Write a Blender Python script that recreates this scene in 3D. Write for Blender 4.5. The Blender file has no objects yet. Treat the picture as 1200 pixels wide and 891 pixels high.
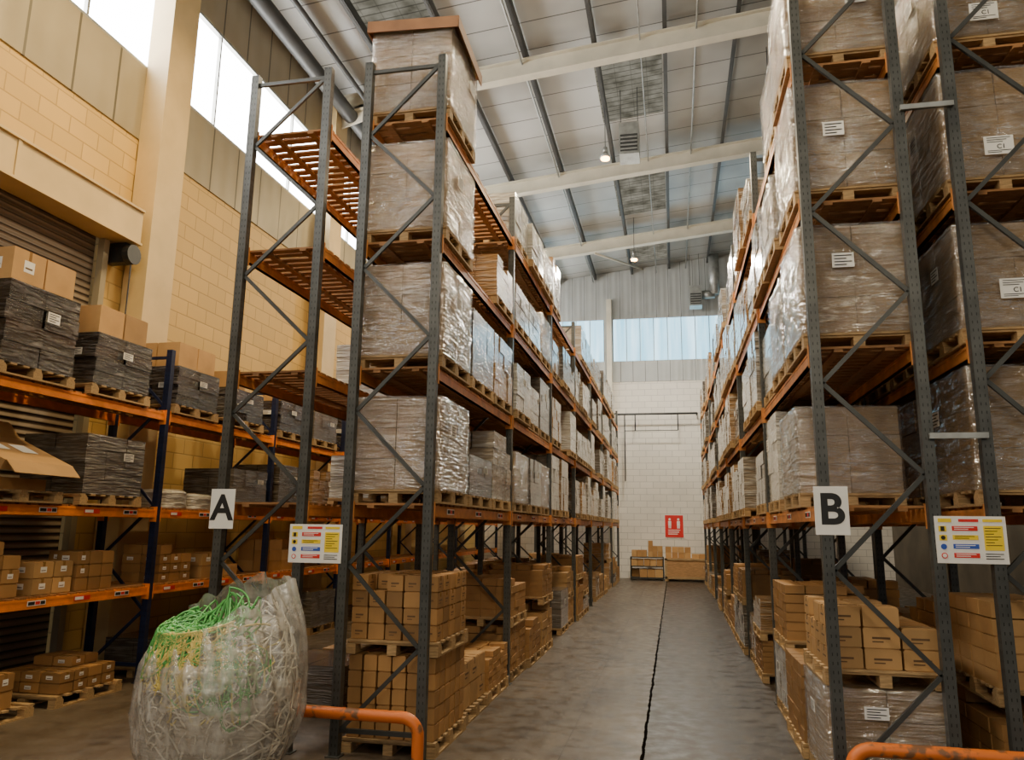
import bpy, math, random
from mathutils import Vector, Matrix, noise
random.seed(7)
COL=bpy.context.scene.collection

# ------------------------------------------------------------ helpers
class MB:
    def __init__(s): s.v=[];s.f=[];s.m=[]
    def box(s,x0,y0,z0,x1,y1,z1,m=0):
        b=len(s.v)
        s.v+=[(x0,y0,z0),(x1,y0,z0),(x1,y1,z0),(x0,y1,z0),(x0,y0,z1),(x1,y0,z1),(x1,y1,z1),(x0,y1,z1)]
        s.f+=[(b,b+3,b+2,b+1),(b+4,b+5,b+6,b+7),(b,b+1,b+5,b+4),(b+1,b+2,b+6,b+5),(b+2,b+3,b+7,b+6),(b+3,b,b+4,b+7)]
        s.m+=[m]*6
    def cbox(s,cx,cy,cz,sx,sy,sz,m=0): s.box(cx-sx/2,cy-sy/2,cz-sz/2,cx+sx/2,cy+sy/2,cz+sz/2,m)
    def bar(s,p,q,w,h,m=0,side=(0,1,0)):
        p=Vector(p);q=Vector(q);d=(q-p).normalized();a=Vector(side);a=(a-d*a.dot(d)).normalized();c=d.cross(a)
        b=len(s.v)
        for P in (p,q):
            for i,j in ((-1,-1),(1,-1),(1,1),(-1,1)): s.v.append(tuple(P+a*(i*w/2)+c*(j*h/2)))
        s.f+=[(b,b+3,b+2,b+1),(b+4,b+5,b+6,b+7)]+[(b+i,b+(i+1)%4,b+4+(i+1)%4,b+4+i) for i in range(4)]
        s.m+=[m]*6
    def cyl(s,p,q,r,n=12,m=0,r2=None):
        p=Vector(p);q=Vector(q);d=(q-p).normalized();a=d.orthogonal().normalized();c=d.cross(a);b=len(s.v);r2=r if r2 is None else r2
        for P,R in ((p,r),(q,r2)):
            for i in range(n):
                t=2*math.pi*i/n; s.v.append(tuple(P+a*(R*math.cos(t))+c*(R*math.sin(t))))
        s.f+=[tuple(b+i for i in range(n))[::-1],tuple(b+n+i for i in range(n))]+[(b+i,b+(i+1)%n,b+n+(i+1)%n,b+n+i) for i in range(n)]
        s.m+=[m]*(n+2)
    def mesh(s,name,mats,smooth=False):
        me=bpy.data.meshes.new(name);me.from_pydata(s.v,[],s.f)
        for x in (mats if isinstance(mats,(list,tuple)) else [mats]): me.materials.append(x)
        for p,i in zip(me.polygons,s.m): p.material_index=i;p.use_smooth=smooth
        me.update();return me

def obj(name,data,loc=(0,0,0),parent=None,rot=(0,0,0),label=None,cat=None,group=None,kind=None,scale=None):
    o=bpy.data.objects.new(name,data);o.location=loc;o.rotation_euler=rot
    if scale: o.scale=scale
    COL.objects.link(o)
    if parent: o.parent=parent
    if label: o["label"]=label
    if cat: o["category"]=cat
    if group: o["group"]=group
    if kind: o["kind"]=kind
    return o

class NT:
    def __init__(s,name):
        s.mat=bpy.data.materials.new(name);s.mat.use_nodes=True;s.t=s.mat.node_tree;s.N=s.t.nodes;s.L=s.t.links
        s.p=s.N['Principled BSDF'];s.out=s.N['Material Output']
        s.tc=s.N.new('ShaderNodeTexCoord')
    def n(s,t,**k):
        x=s.N.new(t)
        for a,b in k.items(): setattr(x,a,b)
        return x
    def l(s,a,b): s.L.new(a,b)
    def math(s,op,a,b=None,c=None):
        x=s.n('ShaderNodeMath',operation=op)
        for i,w in enumerate((a,b,c)):
            if w is None: continue
            if isinstance(w,(int,float)): x.inputs[i].default_value=w
            else: s.l(w,x.inputs[i])
        return x.outputs[0]
    def noise(s,scale,vec=None,detail=4,stretch=None,rot=None):
        x=s.n('ShaderNodeTexNoise');x.inputs['Scale'].default_value=scale;x.inputs['Detail'].default_value=detail
        v=vec or s.tc.outputs['Object']
        if stretch:
            mp=s.n('ShaderNodeMapping');mp.inputs['Scale'].default_value=stretch
            if rot: mp.inputs['Rotation'].default_value=rot
            s.l(v,mp.inputs[0]);v=mp.outputs[0]
        s.l(v,x.inputs['Vector']);return x.outputs['Fac']
    def mix(s,fac,a,b,blend='MIX'):
        x=s.n('ShaderNodeMix',data_type='RGBA',blend_type=blend)
        for i,w in ((0,fac),(6,a),(7,b)):
            if isinstance(w,(int,float)): x.inputs[i].default_value=w
            elif isinstance(w,tuple): x.inputs[i].default_value=w+(1,) if len(w)==3 else w
            else: s.l(w,x.inputs[i])
        return x.outputs[2]
    def ramp(s,fac,lo,hi):
        x=s.n('ShaderNodeMapRange');x.inputs[1].default_value=lo;x.inputs[2].default_value=hi;s.l(fac,x.inputs[0]);return x.outputs[0]
    def bump(s,h,st=.3,dist=.02):
        x=s.n('ShaderNodeBump');x.inputs['Strength'].default_value=st;x.inputs['Distance'].default_value=dist
        s.l(h,x.inputs['Height']);s.l(x.outputs[0],s.p.inputs['Normal']);return x.outputs[0]
    def xyz(s,w='Object'):
        x=s.n('ShaderNodeSeparateXYZ');s.l(s.tc.outputs[w],x.inputs[0]);return x.outputs
    def rand(s,col,lo,hi):
        oi=s.n('ShaderNodeObjectInfo');h=s.n('ShaderNodeHueSaturation')
        m=s.n('ShaderNodeMapRange');m.inputs[3].default_value=lo;m.inputs[4].default_value=hi
        s.l(oi.outputs['Random'],m.inputs[0]);s.l(m.outputs[0],h.inputs['Value']);s.l(col,h.inputs['Color']);return h.outputs[0]
    def col(s,c):
        if isinstance(c,tuple): s.p.inputs['Base Color'].default_value=c+(1,)
        else: s.l(c,s.p.inputs['Base Color'])
    def set(s,rough=.6,metal=0,coat=0,spec=None):
        s.p.inputs['Roughness'].default_value=rough;s.p.inputs['Metallic'].default_value=metal;s.p.inputs['Coat Weight'].default_value=coat
        s.p.inputs['Coat Roughness'].default_value=.12
        if spec is not None: s.p.inputs['Specular IOR Level'].default_value=spec

def M(name,c,rough=.6,metal=0,ns=6,var=.2,bump=0,rnd=None,coat=0):
    t=NT(name);d=tuple(x*(1-var) for x in c);e=tuple(min(1,x*(1+var)) for x in c)
    col=t.mix(t.ramp(t.noise(ns),.3,.7),d,e)
    if rnd: col=t.rand(col,*rnd)
    t.col(col);t.set(rough,metal,coat)
    if bump: t.bump(t.noise(ns*4),bump)
    return t.mat

# ------------------------------------------------------------ materials
m_slate=M('slate_steel',(.058,.06,.054),.42,.3,3,.25)
def perforated(name,c,k=1):
    t=NT(name);x,y,z=t.xyz()
    fr=t.math('FRACT',t.math('MULTIPLY',z,1/.075))
    zb=t.math('LESS_THAN',t.math('ABSOLUTE',t.math('SUBTRACT',fr,.5)),.18)
    def near(c0,v): return t.math('LESS_THAN',t.math('ABSOLUTE',t.math('SUBTRACT',t.math('ABSOLUTE',c0),v)),.0045)
    b=t.math('MAXIMUM',near(x,.02),near(y,.018))
    h=t.math('MULTIPLY',t.math('MULTIPLY',zb,b),.8)
    base=t.mix(t.ramp(t.noise(4),.3,.75),tuple(k*.7 for k in c),tuple(k*1.35 for k in c))
    t.col(t.mix(h,base,(.006,.006,.006)));t.set(.4,.3);return t.mat
m_post=perforated('perforated_slate_steel',(.076,.078,.07))
m_navy=perforated('perforated_navy_steel',(.014,.022,.065))
m_navyb=M('navy_steel',(.015,.024,.07),.4,.3,3,.25)
m_orange=M('orange_enamel',(.80,.23,.02),.42,.0,5,.22)
m_orange2=M('worn_orange_enamel',(.58,.22,.05),.45,.0,5,.3)
def scuffed():
    t=NT('scuffed_orange_paint');n=t.noise(7,detail=9);c=t.mix(t.ramp(n,.55,.62),(.68,.16,.018),(.20,.09,.04));t.col(c);t.set(.45);return t.mat
m_barrier=scuffed()
m_galv=M('galvanised_steel',(.36,.37,.35),.4,.6,5,.2)
m_black=M('black_plastic',(.02,.02,.02),.4,0,5,.2)
m_cream=M('cream_painted_steel',(.60,.45,.22),.5,0,1.5,.1)
m_creamr=M('pale_painted_rafter_steel',(.60,.56,.44),.5,0,1.5,.12)
m_dark=M('dark_purlin_steel',(.055,.057,.055),.5,.3,2,.2)
m_white=M('white_paper',(.85,.83,.77),.6,0,5,.04)
m_ink=M('black_ink',(.012,.012,.012),.6,0,5,.1)
m_fade=M('faded_carton_print',(.13,.07,.03),.7,0,5,.1)
m_yellow=M('yellow_print',(.92,.66,.02),.5,0,5,.05)
m_redp=M('red_print',(.68,.025,.02),.5,0,5,.05)
m_bluep=M('blue_print',(.03,.09,.45),.5,0,5,.05)
m_tape=M('brown_tape',(.28,.155,.055),.22,0,5,.1)
m_lid=M('dark_cardboard_lid',(.24,.11,.045),.7,0,3,.2)
m_dim=M('shade_darkened_wall',(.09,.07,.045),.7,0,1,.3)  # dark tone stands in for shade on the right wall behind the racks

def timber(name,c,rnd=(.75,1.15)):
    t=NT(name);g=t.noise(5,stretch=(1.5,14,14),detail=5);g2=t.noise(2.2)
    col=t.mix(t.ramp(g,.3,.7),tuple(k*.62 for k in c),tuple(k*1.2 for k in c))
    col=t.mix(t.math('MULTIPLY',t.ramp(g2,.4,.7),.35),col,tuple(k*.5 for k in c))
    t.col(t.rand(col,*rnd));t.set(.7);t.bump(g,.2);return t.mat
m_wood=timber('pallet_timber',(.50,.32,.14))
m_deck=timber('deck_timber',(.38,.175,.055),(.85,1.1))
m_ply=timber('crate_plywood',(.52,.28,.11))

def cardboard(name,c,rnd):
    t=NT(name);g=t.noise(3);f=t.noise(60,detail=2)
    col=t.mix(t.ramp(g,.3,.7),tuple(k*.85 for k in c),tuple(k*1.1 for k in c))
    col=t.mix(t.math('MULTIPLY',f,.18),col,tuple(k*.7 for k in c))
    t.col(t.rand(col,*rnd));t.set(.65);t.bump(g,.08);return t.mat
m_card=cardboard('cardboard',(.42,.22,.07),(.62,1.15))
m_cardlt=cardboard('light_cardboard',(.52,.30,.11),(.72,1.1))
m_cardnear=cardboard('carton_under_film',(.42,.27,.115),(.8,1.1))
m_cardgrey=cardboard('greyish_carton_under_film',(.36,.26,.14),(.85,1.1))

def wrapped(name,c,white,wamt,rnd,rough=.2):
    t=NT(name);w=t.noise(3.2,stretch=(.8,.8,4.5),detail=6);w2=t.noise(1.3,stretch=(1,1,.5));w3=t.noise(9,stretch=(.5,.5,3.5),detail=4)
    base=t.rand(t.mix(t.ramp(w2,.35,.65),tuple(k*.7 for k in c),tuple(k*1.15 for k in c)),*rnd)
    f=t.math('MULTIPLY',t.ramp(t.math('MULTIPLY_ADD',w3,.45,t.math('MULTIPLY',w,.6)),.5,.70),wamt)
    t.col(t.mix(f,base,white));t.set(rough,0,.8);t.bump(t.math('ADD',w,w3),.8,.045);return t.mat
m_wbrown=wrapped('film_wrapped_cardboard',(.36,.20,.075),(.66,.60,.48),.45,(.5,1.15))
m_wsilver=wrapped('silvery_film_wrapped_goods',(.32,.26,.185),(.75,.75,.72),.6,(.5,1.2))
m_wwhite=wrapped('white_film_wrapped_goods',(.46,.43,.36),(.82,.82,.79),.6,(.7,1.1))
m_wblack=wrapped('black_film_wrapped_goods',(.024,.018,.015),(.32,.28,.25),.34,(.8,1.2),.14)
m_wgrey=wrapped('grey_film_wrapped_goods',(.105,.083,.06),(.36,.34,.30),.4,(.7,1.2))

def film(name,white,lo,hi,rough=.12,gl=.12,st=(.6,.6,5),gr=.13,fk=.35,bd=.10,lb=.48,hb=.62,glint=0):
    t=NT(name);w=t.noise(2.4,stretch=(1,1,3),detail=5);w3=t.noise(6,stretch=st,detail=4)
    s=t.math('MULTIPLY_ADD',w3,.5,t.math('MULTIPLY',w,.5))
    t.col(white);t.set(rough,0,.6);nb=t.bump(s,1.0,bd)
    tr=t.n('ShaderNodeBsdfTransparent');mx=t.n('ShaderNodeMixShader')
    m=t.n('ShaderNodeMapRange');m.inputs[1].default_value=lb;m.inputs[2].default_value=hb;m.inputs[3].default_value=lo;m.inputs[4].default_value=hi
    t.l(s,m.inputs[0]);fac=m.outputs[0]
    if glint:  # white highlight streaks painted into the film, standing in for gloss glints
        k1=t.noise(3.0,stretch=(1,1,5),rot=(.5,.35,0),detail=6);k2=t.noise(3.0,stretch=(1,1,6),rot=(-.4,-.45,0),detail=6)
        r1=t.math('SUBTRACT',1,t.ramp(t.math('ABSOLUTE',t.math('SUBTRACT',k1,.5)),.0,.022))
        r2=t.math('SUBTRACT',1,t.ramp(t.math('ABSOLUTE',t.math('SUBTRACT',k2,.52)),.0,.018))
        pm=t.ramp(t.noise(1.6,detail=2),.42,.62)
        fac=t.math('MAXIMUM',fac,t.math('MULTIPLY',t.math('MULTIPLY',t.math('MAXIMUM',r1,r2),pm),glint))
    t.l(fac,mx.inputs[0]);t.l(tr.outputs[0],mx.inputs[1]);t.l(t.p.outputs[0],mx.inputs[2])
    lw=t.n('ShaderNodeLayerWeight');lw.inputs[0].default_value=.3;t.l(nb,lw.inputs['Normal'])
    g=t.n('ShaderNodeBsdfGlossy');g.inputs['Roughness'].default_value=gr;t.l(nb,g.inputs['Normal'])
    m2=t.n('ShaderNodeMixShader');t.l(t.math('MULTIPLY_ADD',lw.outputs['Facing'],fk,gl),m2.inputs[0]);t.l(mx.outputs[0],m2.inputs[1]);t.l(g.outputs[0],m2.inputs[2])
    t.l(m2.outputs[0],t.out.inputs[0]);return t.mat
m_film=film('clear_stretch_film',(.86,.86,.84),.0,.26,gl=.27,gr=.09,fk=.25,bd=.16,glint=.6)
m_bagfilm=film('milky_polythene',(.82,.79,.71),.24,.60,.2,.07,(1.6,1.6,.6),.15,.3,.07,.46,.64)

def emis(name,c,st,c2=None,stretch=(2,2,.3)):
    t=NT(name);e=t.n('ShaderNodeEmission');e.inputs[1].default_value=st
    g=t.ramp(t.noise(.5,stretch=stretch),.3,.7)
    t.l(t.mix(g,c,c2 or c),e.inputs[0]);t.l(e.outputs[0],t.out.inputs[0]);return t.mat
m_glassL=emis('bright_daylight_glazing',(1,.98,.95),18)
m_glassB=emis('bluish_daylight_glazing',(.58,.86,1),3.2,(.22,.52,.68),(6,2,.5))
def skylight():
    t=NT('ribbed_translucent_rooflight');x,y,z=t.xyz()
    def ln(c,p,w): return t.math('LESS_THAN',t.math('FRACT',t.math('MULTIPLY',c,1/p)),w)
    g=t.math('MAXIMUM',t.math('MULTIPLY',ln(x,.45,.05),.5),ln(y,.25,.16))
    e=t.n('ShaderNodeEmission');e.inputs[1].default_value=.36
    n=t.ramp(t.noise(2.2,detail=8),.3,.7)
    col=t.mix(n,(.28,.26,.19),(.85,.80,.64));t.l(t.mix(t.math('MULTIPLY',g,.65),col,(.11,.10,.08)),e.inputs[0]);t.l(e.outputs[0],t.out.inputs[0]);return t.mat
m_sky=skylight()
m_lampglow=emis('warm_lamp_glow',(1,.5,.15),30)

def blockwall(name,axis,c,mort=.76,var=.92):
    t=NT(name);x,y,z=t.xyz();cb=t.n('ShaderNodeCombineXYZ')
    t.l(y if axis=='y' else x,cb.inputs[0]);t.l(z,cb.inputs[1])
    b=t.n('ShaderNodeTexBrick');b.inputs['Scale'].default_value=1;b.inputs['Brick Width'].default_value=.62;b.inputs['Row Height'].default_value=.30
    b.inputs['Mortar Size'].default_value=.014;b.inputs['Mortar Smooth'].default_value=.4
    b.inputs['Color1'].default_value=c+(1,);b.inputs['Color2'].default_value=tuple(k*var for k in c)+(1,);b.inputs['Mortar'].default_value=tuple(k*mort for k in c)+(1,)
    t.l(cb.outputs[0],b.inputs['Vector'])
    st=t.ramp(t.noise(.6,detail=6),.4,.75)
    t.col(t.mix(t.math('MULTIPLY',st,.3),b.outputs['Color'],tuple(k*.6 for k in c)));t.set(.6)
    t.bump(t.math('MULTIPLY',b.outputs['Fac'],-1),.4,.012);return t.mat
m_blockL=blockwall('cream_blockwork_side','y',(.66,.435,.14),.62,.86)
m_blockB=blockwall('cream_blockwork_end','x',(.80,.75,.65),.62)
def cladding(name,axis,c,pitch=.95):
    t=NT(name);x,y,z=t.xyz();a={'x':x,'y':y}[axis]
    f=t.math('FRACT',t.math('MULTIPLY',a,1/pitch));ln=t.math('LESS_THAN',f,.05)
    col=t.mix(t.ramp(t.noise(.8),.3,.7),tuple(k*.88 for k in c),tuple(k*1.08 for k in c))
    t.col(t.mix(ln,col,tuple(k*.3 for k in c)));t.set(.5)
    t.bump(t.math('SINE',t.math('MULTIPLY',a,2*math.pi/pitch*2)),.25,.02);return t.mat
m_cladL=cladding('grey_cladding_side','y',(.32,.275,.185))
m_cladB=cladding('grey_cladding_end','x',(.38,.395,.375),.6)
def roofmat():
    t=NT('roof_liner_sheet');x,y,z=t.xyz()
    f=t.math('FRACT',t.math('MULTIPLY',y,1/1.15));ln=t.math('MULTIPLY',t.math('LESS_THAN',f,.035),.8)
    c=(.43,.435,.41)
    col=t.mix(t.ramp(t.noise(.3,detail=3),.36,.64),(.30,.295,.265),tuple(k*1.12 for k in c))
    t.col(t.mix(ln,col,(.07,.07,.065)));t.set(.27);return t.mat
m_roof=roofmat()
def floormat():
    t=NT('worn_concrete_floor');x,y,z=t.xyz()
    n1=t.noise(.7,detail=8);n2=t.noise(5,detail=9);n3=t.noise(1.3,stretch=(2.4,.3,1),detail=7);n4=t.noise(22,detail=6)
    col=t.mix(t.ramp(n1,.35,.65),(.075,.055,.037),(.125,.096,.067))
    col=t.mix(t.math('MULTIPLY',t.ramp(n3,.42,.75),.45),col,(.19,.152,.11))
    wob=t.math('MULTIPLY_ADD',t.noise(2,stretch=(.01,1,1)),.05,-.405)
    right=t.math('GREATER_THAN',x,wob)
    inb=t.math('LESS_THAN',x,1.4)
    dk=t.mix(t.ramp(n2,.38,.68),(.012,.008,.005),(.050,.036,.024))
    dk=t.mix(t.math('MULTIPLY',t.ramp(t.noise(1.1,detail=6),.45,.65),.5),dk,(.065,.048,.032))
    col=t.mix(t.math('MULTIPLY',t.math('MULTIPLY',right,inb),.92),col,dk)
    st=t.math('MULTIPLY',t.ramp(t.noise(2.1,detail=9),.54,.66),.5)
    col=t.mix(st,col,(.022,.016,.011))
    sp=t.math('MULTIPLY',t.ramp(n4,.60,.66),.4)
    col=t.mix(sp,col,(.13,.10,.07))
    def seam(c,o,w): return t.math('LESS_THAN',t.math('ABSOLUTE',t.math('SUBTRACT',c,o)),w)
    s=t.math('MAXIMUM',t.math('LESS_THAN',t.math('ABSOLUTE',t.math('SUBTRACT',x,wob)),t.math('MULTIPLY',n2,.034)),t.math('MULTIPLY',seam(x,-1.2,.005),.5))
    col=t.mix(s,col,(.006,.005,.004));t.col(col)
    m=t.n('ShaderNodeMapRange');m.inputs[1].default_value=.35;m.inputs[2].default_value=.65;m.inputs[3].default_value=.30;m.inputs[4].default_value=.55;t.l(n2,m.inputs[0]);t.l(m.outputs[0],t.p.inputs['Roughness'])
    t.l(t.math('SUBTRACT',.40,t.math('MULTIPLY',s,.4)),t.p.inputs['Specular IOR Level'])
    t.bump(t.math('SUBTRACT',n2,s),.25,.01);return t.mat
m_floor=floormat()
def shutter():
    t=NT('roller_shutter_slats');x,y,z=t.xyz();f=t.math('FRACT',t.math('MULTIPLY',z,1/.11));ln=t.math('LESS_THAN',f,.22)
    t.col(t.mix(ln,(.22,.17,.12),(.05,.04,.03)));t.set(.45,.2);t.bump(t.math('SINE',t.math('MULTIPLY',z,2*math.pi/.11)),.5,.03);return t.mat
m_shut=shutter()

# ------------------------------------------------------------ room shell
XL,XR,YB,YF=-9.33,9.5,37.5,-5.0
def zr(x): return 15.4+.104*x
b=MB();b.box(XL-.3,YF,-.2,XR,YB+.3,0);obj('floor',b.mesh('floor',m_floor),kind='structure')
b=MB()
b.v+=[(XL-.3,YF,zr(XL-.3)),(XR,YF,zr(XR)),(XR,YB+.3,zr(XR)),(XL-.3,YB+.3,zr(XL-.3))]
b.v+=[(x,y,z+.15) for x,y,z in b.v[:4]]
b.f+=[(0,1,2,3),(7,6,5,4),(0,4,5,1),(1,5,6,2),(2,6,7,3),(3,7,4,0)];b.m+=[0]*6
obj('ceiling',b.mesh('ceiling',m_roof),kind='structure')
b=MB()
b.box(XL-.2,YF,0,XL,5.3,9.1,0);b.box(XL-.2,5.3,7.2,XL,10.6,9.1,0);b.box(XL-.2,10.6,0,XL,YB,9.1,0)
b.box(XL-.2,YF,9.1,XL+.03,YB,10.5,1);b.box(XL-.2,YF,12.7,XL+.03,YB,zr(XL)-.02,1)
obj('wall_left',b.mesh('wall_left',[m_blockL,m_cladL]),kind='structure')
b=MB()
b.box(XL-.2,YB,0,XR,YB+.2,9.4,0);b.box(XL-.2,YB-.03,9.4,XR,YB+.2,10.45,1)
b.v+=[(XL-.2,YB-.03,12.6),(XR,YB-.03,12.6),(XR,YB-.03,zr(XR)-.02),(XL-.2,YB-.03,zr(XL)-.04)];k=len(b.v)-4
b.f+=[(k,k+1,k+2,k+3)];b.m+=[1]
obj('wall_back',b.mesh('wall_back',[m_blockB,m_cladB]),kind='structure')
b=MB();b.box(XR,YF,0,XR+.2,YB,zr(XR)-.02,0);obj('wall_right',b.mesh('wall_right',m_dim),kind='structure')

RY=[4.6,11.5,18.4,25.3,32.2]
wi=1
ed=[YF]+RY+[YB]
for a,c in zip(ed[:-1],ed[1:]):
    p=MB();p.box(XL-.12,a+.2,10.5,XL-.08,c-.2,12.7);w=obj('window_%d'%wi,p.mesh('pane',m_glassL),kind='structure')
    f=MB();f.box(XL-.1,a+.2,10.5,XL+.02,c-.2,10.56);f.box(XL-.1,a+.2,12.64,XL+.02,c-.2,12.7)
    nn=max(2,int((c-a)/1.7))
    for i in range(nn+1):
        y=a+.2+(c-a-.4)*i/nn;f.box(XL-.07,y-.025,10.56,XL,y+.025,12.64)
    obj('frame',f.mesh('frame',m_galv),parent=w);wi+=1
for i,(a,c) in enumerate([(-8.8,-3.2),(-2.75,2.6),(3.0,9)]):
    p=MB();p.box(a,YB+.03,10.45,c,YB+.07,12.6);w=obj('window_%d'%wi,p.mesh('pane',m_glassB),kind='structure')
    f=MB();n=8
    for j in range(n+1):
        x=a+(c-a)*j/n;f.box(x-.02,YB-.03,10.45,x+.02,YB+.02,12.6)
    obj('frame',f.mesh('frame',m_cladB),parent=w);wi+=1
p=MB();p.box(-9.3,YB-.03,10.45,-8.8,YB,12.6);p.box(-3.2,YB-.03,10.45,-2.75,YB,12.6);p.box(2.6,YB-.03,10.45,3.0,YB,12.6);p.box(9,YB-.03,10.45,XR,YB,12.6)
obj('trim_1',p.mesh('mullion_panels',m_cladB),kind='structure')
p=MB()
for y in RY: p.box(XL-.12,y-.2,10.5,XL+.03,y+.2,12.7)
obj('trim_2',p.mesh('window_piers',m_cladL),kind='structure')
for (x0,x1,y0,y1) in [(-1.9,0,18.9,22.9),(-1.9,0,26,30.6),(-1.9,0,33,36.5),(-7.3,-5.4,13.2,17.4),(3.5,5.4,19,23)]:
    p=MB();z=lambda x:zr(x)-.012
    p.v=[(x0,y0,z(x0)),(x1,y0,z(x1)),(x1,y1,z(x1)),(x0,y1,z(x0))];p.f=[(0,3,2,1)];p.m=[0]
    obj('window_%d'%wi,p.mesh('rooflight',m_sky),kind='structure');wi+=1

for y in RY[1:]:
    b=MB();zt=zr(XL)-.6
    b.box(XL+.031,y-.36,0,XL+.07,y+.36,zt);b.box(XL+.44,y-.36,0,XL+.48,y+.36,zt);b.box(XL+.07,y-.36,0,XL+.44,y-.32,zt);b.box(XL+.07,y+.32,0,XL+.44,y+.36,zt)
    b.box(XL+.031,y-.4,0,XL+.52,y+.4,.03)
    obj('steel_column',b.mesh('steel_column',m_cream),label='cream painted boxed steel column against the blockwork wall',cat='column',group='wall columns')
for y in RY:
    b=MB();s=Vector((0,1,0))
    P=lambda x,dz:(x,y,14.82+.104*x+dz)
    b.bar(P(XL+.06,0),P(XR-.02,0),.05,.5,0,s);b.bar(P(XL+.06,.24),P(XR-.02,.24),.3,.03,0,s);b.bar(P(XL+.06,-.24),P(XR-.02,-.24),.3,.03,0,s)
    b.bar(P(XL+.06,-.5),P(XL+2.2,-.1),.05,.5,0,s)
    obj('roof_rafter',b.mesh('roof_rafter',m_creamr),label='pale painted steel I-beam rafter spanning the roof',cat='roof beam',group='roof rafters')
x=XL+.2
while x<XR:
    b=MB();b.box(-.03,YF,-.13,.03,YB-.05,.13);b.box(-.08,YF,-.14,.0,YB-.05,-.12)
    obj('roof_purlin',b.mesh('roof_purlin',m_dark),(x,0,zr(x)-.17),label='dark steel purlin running along the roof',cat='roof beam',group='roof purlins')
    x+=1.85
b=MB();b.cyl((XL+.75,YF,13.55),(XL+.75,YB-.1,13.55),.2,16);b.cyl((XL+1.35,YF,13.75),(XL+1.35,YB-.1,13.75),.07,12)
obj('eaves_pipe',b.mesh('eaves_pipe',m_dark,True),label='dark round pipes running along the eaves',cat='pipe')
for x,r in ((-3.7,.03),(.9,.025),(-.55,.02)):
    b=MB();b.cyl((x,0,zr(x)-.42),(x,YB-.1,zr(x)-.42),r,8)
    obj('sprinkler_pipe',b.mesh('sprinkler_pipe',m_galv,True),label='thin grey service pipe under the roof',cat='pipe',group='roof service pipes')
b=MB();b.cyl((-3.1,32.2,14.2),(-1.2,37,15.0),.05,8)
obj('roof_brace',b.mesh('roof_brace',m_creamr,True),label='pale diagonal bracing rod below the roof',cat='brace')

# roller shutter + hood
b=MB();b.box(-9.42,5.35,0,-9.38,10.5,7.2);d=obj('door_1',b.mesh('shutter_curtain',m_shut),kind='structure')
b=MB();b.box(-9.32,10.5,0,-9.2,10.62,6.95);b.box(-9.32,5.25,0,-9.2,5.37,6.95);obj('guide_rail',b.mesh('guide_rail',m_cladL),parent=d)
b=MB();b.box(XL+.01,4.0,7.0,-8.88,10.95,7.56);b.box(-8.88,8.3,6.97,-8.86,8.36,7.6)
b.box(XL+.01,4.0,6.96,-8.84,10.95,7.0);b.box(XL+.01,4.0,7.56,-8.84,10.95,7.6)
obj('shutter_hood',b.mesh('shutter_hood',m_cream),label='long cream painted box hood over the roller shutter',cat='shutter hood')
b=MB();b.cyl((-8.97,10.8,6.75),(-8.85,10.8,6.75),.17,16);b.box(XL+.005,10.72,6.6,-8.97,10.88,6.95);b.cyl((-8.9,10.8,6.6),(-8.9,10.8,2.2),.012,6)
obj('shutter_motor',b.mesh('shutter_motor',m_black),label='black shutter drive wheel with hanging chain',cat='shutter motor')

# back-wall fittings
b=MB();b.box(-3.05,YB-.3,0,-2.8,YB-.05,13.6);obj('wind_post',b.mesh('wind_post',m_creamr),label='cream steel post against the end wall',cat='column')
b=MB();b.cyl((-2.6,36.9,7.7),(1.2,36.9,7.7),.05,8)
for x in (-2.2,-1.7,.3): b.cyl((x,36.9,7.7),(x,36.9,6.9 if x>-2 else 4.5),.03,8)
b.cyl((-2.6,36.9,7.7),(-2.6,37.49,7.7),.04,8);b.cyl((1.2,36.9,7.7),(1.2,37.49,7.7),.04,8);b.cyl((-2.2,36.9,6.9),(.3,36.9,6.9),.02,8)
obj('wall_pipework',b.mesh('wall_pipework',m_dark,True),label='dark pipe rail with drops on the end wall',cat='pipe')
s=MB();s.box(-.44,-.02,-.53,.44,0,.53,0);s.box(-.42,-.026,-.51,.42,-.02,.51,1)
for cx in (-.2,.2):
    s.cyl((cx,-.035,.32),(cx,-.026,.32),.055,12,0);s.box(cx-.07,-.034,.03,cx+.07,-.026,.24,0);s.box(cx-.06,-.034,-.1,cx-.01,-.026,.03,0);s.box(cx+.01,-.034,-.1,cx+.06,-.026,.03,0)
for i in range(3): s.box(-.28,-.034,-.2-i*.09,.28-.06*i,-.026,-.165-i*.09,0)
obj('safety_sign',s.mesh('safety_sign',[m_white,m_redp]),(0,YB-.002,2.43),label='red and white safety sign on the end wall',cat='sign')
b=MB();b.box(-.29,-.35,-.5,.29,.35,.5);b.box(-.25,-.38,-.42,.25,-.35,.1,1)
for i in range(4): b.box(-.24,-.40,-.38+i*.12,.24,-.36,-.34+i*.12,0)
hm=b.mesh('heater',[m_galv,m_dark])
h=obj('space_heater',hm,(-1.0,21.2,13.5),label='grey suspended louvred warm-air heater',cat='heater')
b=MB();b.cyl((-.25,0,.5),(-.25,0,1.75),.012,6);b.cyl((.25,0,.5),(.25,0,1.8),.012,6);obj('hanger_rod',b.mesh('rods',m_dark),parent=h)
h=obj('space_heater',hm,(1.3,36.6,13.3),label='grey heater hanging high before the end wall',cat='heater')
b=MB();b.cyl((.9,0,.1),(.9,0,2.1),.25,14);b.cyl((.29,0,.1),(.9,0,.1),.2,14);obj('flue',b.mesh('flue',m_galv,True),parent=h)
b=MB();b.cyl((-.25,0,.5),(-.25,0,2.18),.012,6);b.cyl((.2,0,.5),(.2,0,2.2),.012,6);obj('hanger_rod',b.mesh('rods',m_dark),parent=h)
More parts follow.
